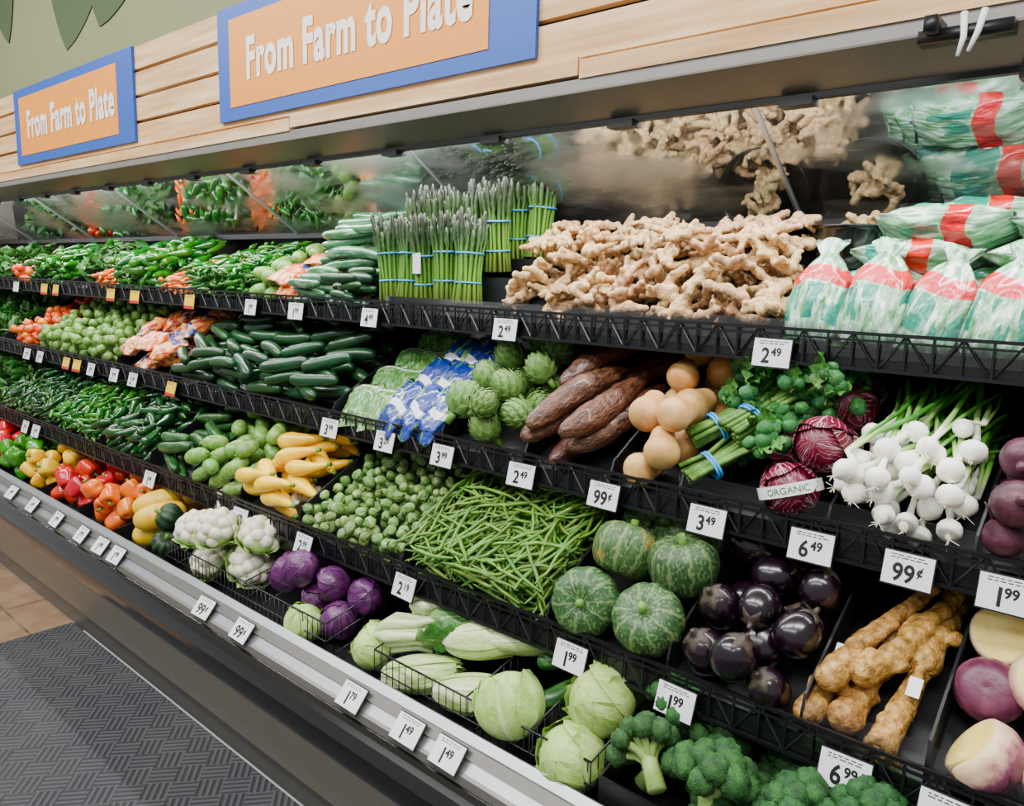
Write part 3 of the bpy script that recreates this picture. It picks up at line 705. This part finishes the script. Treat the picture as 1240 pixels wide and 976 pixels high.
T1=[(-2.04,'4','49',0),(-1.437,'2','49',0),(-.662,'2','49',0),(-2.467,'1','99',0),(-2.778,'1','99',0),(-3.275,'','',1),(-3.82,'','',1),(-4.095,'','',1),(-4.84,'','',1),(-5.02,'','',1),(-5.5,'','',0)]
for x,a,b,k in T1: tag(x,1.632,1.406,a,b,.15,k)
T2=[(-2.07,'3','99',0),(-1.79,'3','29',0),(-1.537,'3','99',0),(-1.243,'2','49',0),(-.985,'99','¢',0),(-.717,'3','49',0),(-.493,'6','49',0),(-.317,'99','¢',0),(-.163,'1','99',0),(-3.18,'','',1),(-4.34,'','',1),(-4.2,'','',1),(-3.55,'2','99',0),(-3.75,'3','99',0),(-4.02,'1','99',0),(-4.72,'2','49',0),(-4.92,'2','99',0)]
for x,a,b,k in T2: tag(x,1.49,1.045,a,b,.25,k)
T3=[(-2.315,'1','99',0),(-2.99,'1','49',0),(-1.945,'2','99',0),(-4.25,'1','99',0),(-4.4,'1','99',0),(-1.479,'2','19',0),(-.926,'1','99',0),(-.665,'1','99',0),(-.338,'6','99',0),(-.18,'1','49',0)]
for x,a,b,k in T3: tag(x,1.30,.725,a,b,.3,k)
T4=[(-3.94,'1','49'),(-3.67,'1','49'),(-3.39,'1','99'),(-3.13,'1','99'),(-2.95,'1','99'),(-2.81,'1','99'),(-2.17,'99','¢'),(-1.948,'99','¢'),(-1.433,'1','79'),(-1.225,'1','49'),(-1.094,'1','49')]
for x,a,b in T4: tag(x,1.09,.515,a,b,.7,0)

# ------------------------------------------------------------------ produce : top deck
gv=[ginger(i) for i in range(9)]
pile('ginger_pile',['ginger'],1,-1.515,-.66,gv,hmax=lambda a,b:.11+.13*min(1,b*1.8)*(1 if .08<a<.92 else .6),K=30,tilt=35,roll=40,cell=.009,sink=.012,maxn=300,sc=(.82,1.08),v1=.37,v0=.0,rejmax=60)
def bowl(x,y,z,R):
    a=revolve([(.001,0),(R*.7,.0),(R*.9,.03),(R,.10),(R*1.06,.105),(R*1.02,.098),(R*.96,.10),(R*.86,.034),(R*.66,.006),(.001,.006)],32,0,None,26)
    build('round_black_basket',[xf(a,None,(x,y,z))],['bumper'])
for x in (-1.20,-.90,-.62):
    bowl(x,2.0,1.59,.12)
    build('ginger_pile',pack(1,-.08,.08,gv,hmax=.12,K=20,tilt=30,roll=30,cell=.01,sink=.01,maxn=14,v0=-.08,v1=.08,frame=(.16,np.eye(3),np.array([x,2.0,1.62]))),['ginger'])
av=[aspbundle(i) for i in range(4)]
for row,(yy,zz,xs) in enumerate([(1.735,1.465,np.arange(-2.04,-1.6,.088)),(1.83,1.56,np.arange(-2.0,-1.56,.088)),(1.93,1.62,np.arange(-1.92,-1.52,.088))]):
    for i,x in enumerate(xs): at('asparagus_bundle',['asp','band'],av[(i+row)%4],Rz(i*1.7)@Rx(random.uniform(-.08,.08))@Ry(random.uniform(-.1,.1)),(x,yy,zz+random.uniform(-.01,.012)),1.06)
build('asparagus_tray',[box(-2.08,-1.54,1.68,1.79,1.42,1.463),box(-2.08,-1.54,1.79,1.98,1.46,1.55),box(-2.08,-1.54,1.885,1.98,1.51,1.61)],['black'],smooth=False)
build('product_tag',[box(-1.88,-1.845,1.68,1.682,1.555,1.62),box(-1.93,-1.90,1.775,1.777,1.67,1.72)],['white'],smooth=False)
bv=[bag(.126,.225,.07,i) for i in range(4)]
for i,x in enumerate(np.arange(-.605,.5,.119)):
    at('bagged_greens',['bagG'],bv[i%4],Rz(random.uniform(-.25,.25))@Rx(-.35)@Ry(random.uniform(-.12,.2)),(x,1.735,1.535+random.uniform(-.008,.012)))
bl=[bag(.13,.25,.075,10+i,False) for i in range(4)]
for lay in range(3):
    for r_ in range(2):
        for i,x in enumerate(np.arange(-.50+.05*lay,.6,.25)):
            at('bagged_greens',['bagG'],bl[(i+lay)%4],Rz(random.uniform(-.25,.25))@Rx(random.uniform(-.15,.15)-.3)@Ry(pi/2)@Rz(pi/2+random.uniform(-.15,.15)),(x+.06*r_,1.86+.12*r_,1.55+.065*lay+.03*r_))
cv=[cuke(.30,.021,i) for i in range(3)]; pv=[cuke(.15,.017,i,10) for i in range(3)]; cd=[cuke(.19,.0235,i) for i in range(3)]
pile('wrapped_cucumber_pile',['wrapcuke'],1,-2.52,-2.10,cv,hmax=.28,K=20,yaw=(-12,30),tilt=5,cell=.012,maxn=60,sc=(.9,1.05),v0=.14)
pile('small_cucumber_pile',['cuke'],1,-2.34,-2.10,pv,hmax=.14,yaw=(-10,40),tilt=6,maxn=50,v1=.15)
chv=[merge([bentube(.10,.031,.0,2.4,11,14),tube([(.047,0,0),(.059,0,0)],[.006,.006],6,1)])]
pile('wrapped_cucumber_pile',['wrapcuke'],1,-2.57,-2.35,[cuke(.2,.02,1)],hmax=.14,yaw=(-10,40),tilt=6,maxn=24,v1=.15)
pile('chayote_pile',['chayote','stem'],1,-2.89,-2.68,chv,hmax=.16,tilt=25,maxn=26)
mbv=[bag(.11,.16,.06,30+i,False) for i in range(3)]
pile('bagged_mini_peppers',['bagP'],1,-2.70,-2.53,[xf(b,Ry(pi/2)@Rz(pi/2)) for b in mbv],hmax=.16,K=30,tilt=12,roll=15,yaw=(60,120),maxn=5,sink=.01)
jv=[jal(i) for i in range(4)]; pbv=[jal(i,.11,.024) for i in range(3)]; bev=[bell(i) for i in range(3)]; tv=[tomato(0)]; hv=[herb(i) for i in range(3)]
pile('jalapeno_pile',['jal','stem'],1,-3.36,-2.91,jv,hmax=.15,K=9,maxn=330,cell=.012)
pile('orange_pepper_pile',['bora','stem'],1,-3.64,-3.38,jv,hmax=.10,K=9,maxn=110,cell=.012)
pile('green_pepper_pile',['jal','stem'],1,-4.18,-3.66,pbv,hmax=.19,K=12,maxn=150)
pile('orange_pepper_pile',['bora','stem'],1,-4.42,-4.22,jv,hmax=.10,K=9,maxn=90,cell=.012)
pile('herb_pile',['leafpot'],1,-4.79,-4.45,hv,hmax=.19,maxn=26,sink=.02)
pile('green_pepper_pile',['jal','stem'],1,-5.40,-4.82,pbv,hmax=.18,K=9,maxn=140)
pile('tomato_pile',['tom'],1,-5.70,-5.44,tv,hmax=.13,K=9,maxn=60)
pile('herb_pile',['leafpot'],1,-6.8,-5.74,hv,hmax=.18,maxn=60,sink=.02)

# ------------------------------------------------------------------ second deck
pile('beet_pile',['beet'],2,-.218,.35,[beet(0)],hmax=.21,K=30,roll=180,tilt=60,maxn=110,cell=.014,sink=.010,sc=(1.0,1.2))
ov=[onion(i) for i in range(6)]
pile('spring_onion_pile',['onion'],2,-.467,-.228,ov,hmax=.18,K=24,yaw=(50,105),tilt=7,roll=180,cell=.009,sink=.006,maxn=95,sc=(.95,1.2),fb=.03)
rad_v=[cabbage(.052,6,1.05,.05,i,(11,11)) for i in range(3)]
def bandtext(Rr,s,size,wid,arc):
    a=np.linspace(-arc,arc,24); st=grid(np.stack([Rr*np.sin(a)]*2,1),np.stack([-Rr*np.cos(a)]*2,1),np.stack([0*a-wid/2,0*a+wid/2],1),1)
    t=text(s,size,.0,2,'CENTER'); V=t[0].copy(); an=V[:,0]/Rr
    W=np.stack([(Rr+.0008)*np.sin(an),-(Rr+.0008)*np.cos(an),V[:,2]-size*.36],1)
    return merge([st,P(W,t[1],2)])
def onto(name,mats,part,x,v,n,R=None,s=1.,d=4):
    L_,Rd,od=dframe(d); q=xf(part,R,None,s); q=xf(q,None,(x,v,n)); return at(name,mats,q,Rd,od)
lab=bandtext(.0605,'ORGANIC',.018,.023,1.6)
onto('radicchio',['radic','white','labelink'],merge([xf(rad_v[0],Rx(.8)@Ry(.4)),xf(lab,Rx(-.55)@Ry(-.35)@Rz(.30))]),-.565,.065,.065,None,1.08,2)
for k,(x,v,n) in enumerate(((-.52,.14,.135),(-.53,.22,.06),(-.60,.19,.07),(-.52,.31,.12),(-.53,.40,.07))): onto('radicchio',['radic'],rad_v[k%3],x,v,n,Rx(.9+k)@Rz(2+k)@Ry(k),1.05,2)
rv=[rapini(i) for i in range(3)]
for k,(x,v,n,a,s_) in enumerate(((-.715,.14,.075,.95,1.05),(-.735,.24,.11,.9,1.15),(-.66,.26,.14,1.05,1.15),(-.62,.34,.10,1.1,1.1))): onto('rapini_bunch',['rapini','stem','dleaf','band'],rv[k%3],x,v,n,Rz(a)@Ry(-.12),s_,2)
pile('butternut_squash_pile',['butt','stem'],2,-.980,-.80,[butternut(0)],hmax=.21,K=30,yaw=(50,130),tilt=25,cell=.014,sink=.008,maxn=16,sc=(.78,.93))
each('yuca_root',['yuca'],2,-1.25,-.988,[yuca(i) for i in range(5)],hmax=.20,K=60,yaw=(68,86),tilt=5,cell=.013,sink=.016,maxn=18,sc=(.95,1.08),v0=.0)
pile('artichoke_pile',['arti','stem'],2,-1.565,-1.26,[artichoke(0)],hmax=.21,K=30,yaw=(0,360),tilt=60,roll=70,cell=.015,sink=.012,maxn=30,sc=(.88,1.12))
sbv=[bag(.13,.19,.045,50+i,False) for i in range(3)]
for i in range(12):
    v=.075+.11*(i//3); x=-1.80+.085*(i%3)
    onto('bagged_snap_peas',['bagB'],sbv[i%3],x+.03*(i//3),v,.065+.02*(i//3),Rz(-.35+random.uniform(-.12,.12))@Rx(-1.1)@Ry(random.uniform(-.1,.1)),1.,2)
gb=[bag(.12,.17,.04,70+i,False) for i in range(2)]
for i in range(8):
    onto('bagged_green_beans',['bagL'],gb[i%2],-2.0+.1*(i%2)+.01*(i//2),.075+.11*(i//2),.045+.01*(i//2),Rz(.3)@Rx(-1.25),1.,2)
pile('cucumber_pile',['cuke'],2,-3.24,-2.10,cd,hmax=.18,K=16,yaw=(-25,35),tilt=6,cell=.013,sink=.005,maxn=280,sc=(.9,1.1))
pile('bagged_mini_peppers',['bagP'],2,-3.78,-3.27,[xf(b,Ry(pi/2)@Rz(pi/2)) for b in mbv],hmax=.17,K=30,tilt=12,roll=15,yaw=(0,360),sink=.012,maxn=34)
pile('green_tomatillo_pile',['chayote'],2,-4.78,-3.81,[tomato(0)],hmax=.16,K=8,tilt=90,maxn=460,sc=(.85,1.1),cell=.013)
pile('tomato_pile',['tom'],2,-5.2,-4.82,tv,hmax=.14,K=8,maxn=120)
pile('herb_pile',['leafpot'],2,-6.6,-5.24,hv,hmax=.16,maxn=70,sink=.02)

# ------------------------------------------------------------------ third deck
cutR=lambda a,b: Rx(pi+a)@Ry(b)
rc_,rw_=rutab(0),rutab(0,False)
for x,v,n,p,R,s in ((-.165,.31,.085,rc_,cutR(.6,.15),1.),(-.168,.20,.058,rw_,Rx(.6),.95),(-.085,.215,.10,rc_,cutR(.45,-.3),1.),(-.152,.07,.06,rc_,cutR(-.2,.9),1.08),(-.045,.075,.062,rc_,cutR(.5,-.1),1.),(-.06,.34,.08,rw_,Rx(.4)@Ry(.4),1.),(.04,.2,.06,rw_,Rx(1),1.),(.07,.08,.06,rc_,cutR(.4,.2),1.),(.06,.31,.08,rc_,cutR(.4,-.2),1.),(-.16,.43,.06,rw_,Rx(1.2),1.),(.0,.43,.06,rw_,Rx(.4),1.),(.16,.15,.06,rw_,Rx(.7),1.)):
    onto('rutabaga',['rut','rutcut'],p,x,v,n,R,s,3)
hr=[horserad(i) for i in range(4)]
for k,(x,v,n,a) in enumerate(((-.385,.18,.032,1.28),(-.335,.20,.035,1.36),(-.28,.17,.03,1.45),(-.355,.23,.085,1.25),(-.295,.26,.085,1.15),(-.265,.36,.06,1.5))):
    onto('horseradish_root',['horse'],hr[k%4],x,v,n,Rz(a)@Rx(k*.8),1.,3)
L3,R3,o3=dframe(3)
build('product_tag',[xf(box(-.011,.011,-.018,.018,0,.001),R3@Rx(.3),xf(P([[-.27,.14,.078]],[[0,0,0,0]]),R3,o3)[0][0]),xf(box(-.009,.009,-.02,.02,0,.001),R3@Rx(.3),xf(P([[-.405,.16,.078]],[[0,0,0,0]]),R3,o3)[0][0])],['white'],smooth=False)
each('eggplant',['egg','calyx'],3,-.700,-.432,[eggplant(0)],hmax=.172,K=120,yaw=(0,360),tilt=35,roll=100,cell=.014,sink=.016,maxn=24,sc=(.74,.86),rejmax=80,fb=.02)
kb=kabocha(0)
for k,(x,v,n,t_) in enumerate(((-.935,.08,.075,.3),(-.775,.085,.078,-.3),(-.90,.215,.125,.4),(-.755,.22,.125,-.2),(-.83,.35,.10,.2),(-.93,.36,.07,.2),(-.76,.38,.08,.1))):
    onto('kabocha_squash',['kabo' if k==2 else 'kab','stem'],kb,x,v,n,Rz(k*1.3)@Rx(.5+t_)@Ry(t_),1.03 if k<4 else .92,3)
pile('green_bean_pile',['bean'],3,-1.516,-1.018,[bean(i) for i in range(8)],hmax=.14,K=5,tilt=14,cell=.008,sink=.003,maxn=950,sc=(.85,1.15),rejmax=16,fb=0)
pile('brussels_sprout_pile',['sprout'],3,-2.0,-1.53,[sprout(i) for i in range(5)],hmax=.10,K=12,tilt=180,cell=.009,sink=.002,maxn=500,sc=(.75,1.05))
pile('yellow_squash_pile',['ysq','stem'],3,-2.35,-2.02,[ysquash(0)],hmax=.17,yaw=(-20,40),tilt=8,maxn=50,sc=(.9,1.1))
pile('chayote_pile',['chayote','stem'],3,-2.70,-2.37,chv,hmax=.17,tilt=20,maxn=80,sc=(.85,1.0))
pile('zucchini_pile',['zuke'],3,-3.04,-2.71,cd,hmax=.15,yaw=(-30,30),tilt=6,maxn=60)
pile('poblano_pile',['pob','stem'],3,-3.53,-3.06,pbv,hmax=.16,K=12,maxn=150)
pile('jalapeno_pile',['jal','stem'],3,-4.07,-3.55,jv,hmax=.14,K=7,maxn=420,cell=.012)
pile('serrano_pile',['pob','stem'],3,-4.82,-4.09,jv,hmax=.14,K=7,maxn=480,cell=.012)
pile('herb_pile',['leafpot'],3,-6.3,-4.85,hv,hmax=.16,maxn=70,sink=.02)

# ------------------------------------------------------------------ bottom deck
brv=[crown(i) for i in range(4)]
pile('broccoli_pile',['broc','brocstem'],4,-.755,.295,brv,hmax=.25,K=50,tilt=50,roll=70,cell=.017,sink=.03,maxn=40,sc=(1.05,1.3),v1=.42)
gc=[cabbage(.072,7,.95,.05,i) for i in range(3)]
for x,v,n,s in ((-1.03,.065,.12,1.05),(-.855,.05,.075,.98),(-.84,.15,.155,.98),(-.86,.27,.10,1.),(-1.53,.07,.075,.8),(-1.82,.045,.06,.78)):
    onto('green_cabbage',['cab'],gc[int(abs(x)*100)%3],x,v,n,Rz(x*9)@Rx(.6)@Ry(.4),s)
nv_=[cabbage(.046,8,2.3,.07,20+i,(12,14),.16,0,2.8) for i in range(2)]
for x,v,n,a in ((-1.36,.08,.05,.5),(-1.18,.09,.06,.35),(-1.22,.19,.14,.5),(-1.10,.24,.17,.55),(-1.34,.30,.08,.4),(-1.08,.36,.15,.3),(-1.22,.34,.17,.45)):
    onto('napa_cabbage',['napa'],nv_[int(abs(x)*100)%2],x,v,n,Rz(a)@Ry(pi/2-.1)@Rz(x*7))
for x,v,n,a in ((-1.40,.15,.12,.55),(-1.38,.27,.16,.7)):
    onto('bok_choy',['wstalk','dleaf'],bokchoy(int(-x*10)),x,v,n,Rz(a),1.)
for x,v,n,a in ((-.97,.13,.11,1.0),(-.93,.19,.12,1.1),(-.97,.25,.15,.8)): onto('zucchini',['zuke'],cuke(.2,.024,0),x,v,n,Rz(a))
rc=[cabbage(.058,7,.97,.04,40+i) for i in range(3)]
each('red_cabbage',['redcab'],4,-2.08,-1.62,rc,hmax=.24,K=60,tilt=60,roll=180,cell=.018,sink=.014,maxn=20,v0=.05,sc=(.85,1.02))
cav=[cauli(i) for i in range(2)]
each('cauliflower',['caulf','caull'],4,-2.62,-2.09,cav,hmax=.28,K=60,yaw=(0,360),tilt=25,roll=40,cell=.018,sink=.02,maxn=24,sc=(.92,1.06))
spg=[bentube(.2,.052,0,2.5,13,16)]
each('spaghetti_squash',['spag'],4,-3.0,-2.74,spg,hmax=.22,K=20,yaw=(60,110),tilt=5,cell=.018,sink=.012,maxn=7)
each('acorn_squash',['acorn','stem'],4,-2.80,-2.64,[acorn(0)],hmax=.20,K=20,tilt=60,roll=80,cell=.018,sink=.012,maxn=5)
for nm,mt,a,b in (('orange_bell_pepper_pile','bora',-3.38,-3.04),('red_bell_pepper_pile','bred',-3.80,-3.42),('yellow_bell_pepper_pile','byel',-4.14,-3.84),('green_bell_pepper_pile','bgrn',-4.49,-4.17),('red_bell_pepper_pile','bred',-5.0,-4.53),('orange_bell_pepper_pile','bora',-5.6,-5.02)):
    pile(nm,[mt,'stem'],4,a,b,bev,hmax=.20,K=20,tilt=60,roll=180,cell=.014,sink=.006,maxn=80)

# ------------------------------------------------------------------ lights
def area(name,loc,sx,sy,e,rot=(0,0,0),col=(1,1,1)):
    l=bpy.data.lights.new(name,'AREA'); l.shape='RECTANGLE'; l.size=sx; l.size_y=sy; l.energy=e; l.color=col
    o=bpy.data.objects.new(name,l); o.location=loc; o.rotation_euler=rot; COL.objects.link(o)
area('canopy_led_strip',(-3.3,1.666,1.968),7.8,.05,85,(math.radians(4),0,0),(.98,.99,1))
for x in (-5.5,-2.5,.3): area('ceiling_light',(x,-.3,3.8),2.4,.5,120,(math.radians(15),0,0),(.98,.99,1))
area('ceiling_light',(-2.5,-2.0,3.8),6,.5,120,(math.radians(25),0,0),(.98,.99,1))
w=bpy.data.worlds.new('World'); SC.world=w; w.use_nodes=True
w.node_tree.nodes['Background'].inputs[0].default_value=(.96,.985,1,1); w.node_tree.nodes['Background'].inputs[1].default_value=.5

# ------------------------------------------------------------------ camera
f=930.; cx,cy=620.,488.
v1=nrm([-472-cx,304-cy,f]); ex=-v1
v2=nrm([813,-127,f]); v2=nrm(v2-ex*np.dot(v2,ex)); ez=np.cross(ex,v2)
ey=v2
cam=bpy.data.cameras.new('camera'); co=bpy.data.objects.new('camera',cam); COL.objects.link(co)
right=(ex[0],ey[0],ez[0]); down=(ex[1],ey[1],ez[1]); fwd=(ex[2],ey[2],ez[2])
M=Matrix(((right[0],-down[0],-fwd[0],0),(right[1],-down[1],-fwd[1],0),(right[2],-down[2],-fwd[2],1.55),(0,0,0,1)))
co.matrix_world=M
cam.sensor_fit='HORIZONTAL'; cam.sensor_width=36; cam.lens=36*f/1240; cam.clip_start=.02
SC.camera=co
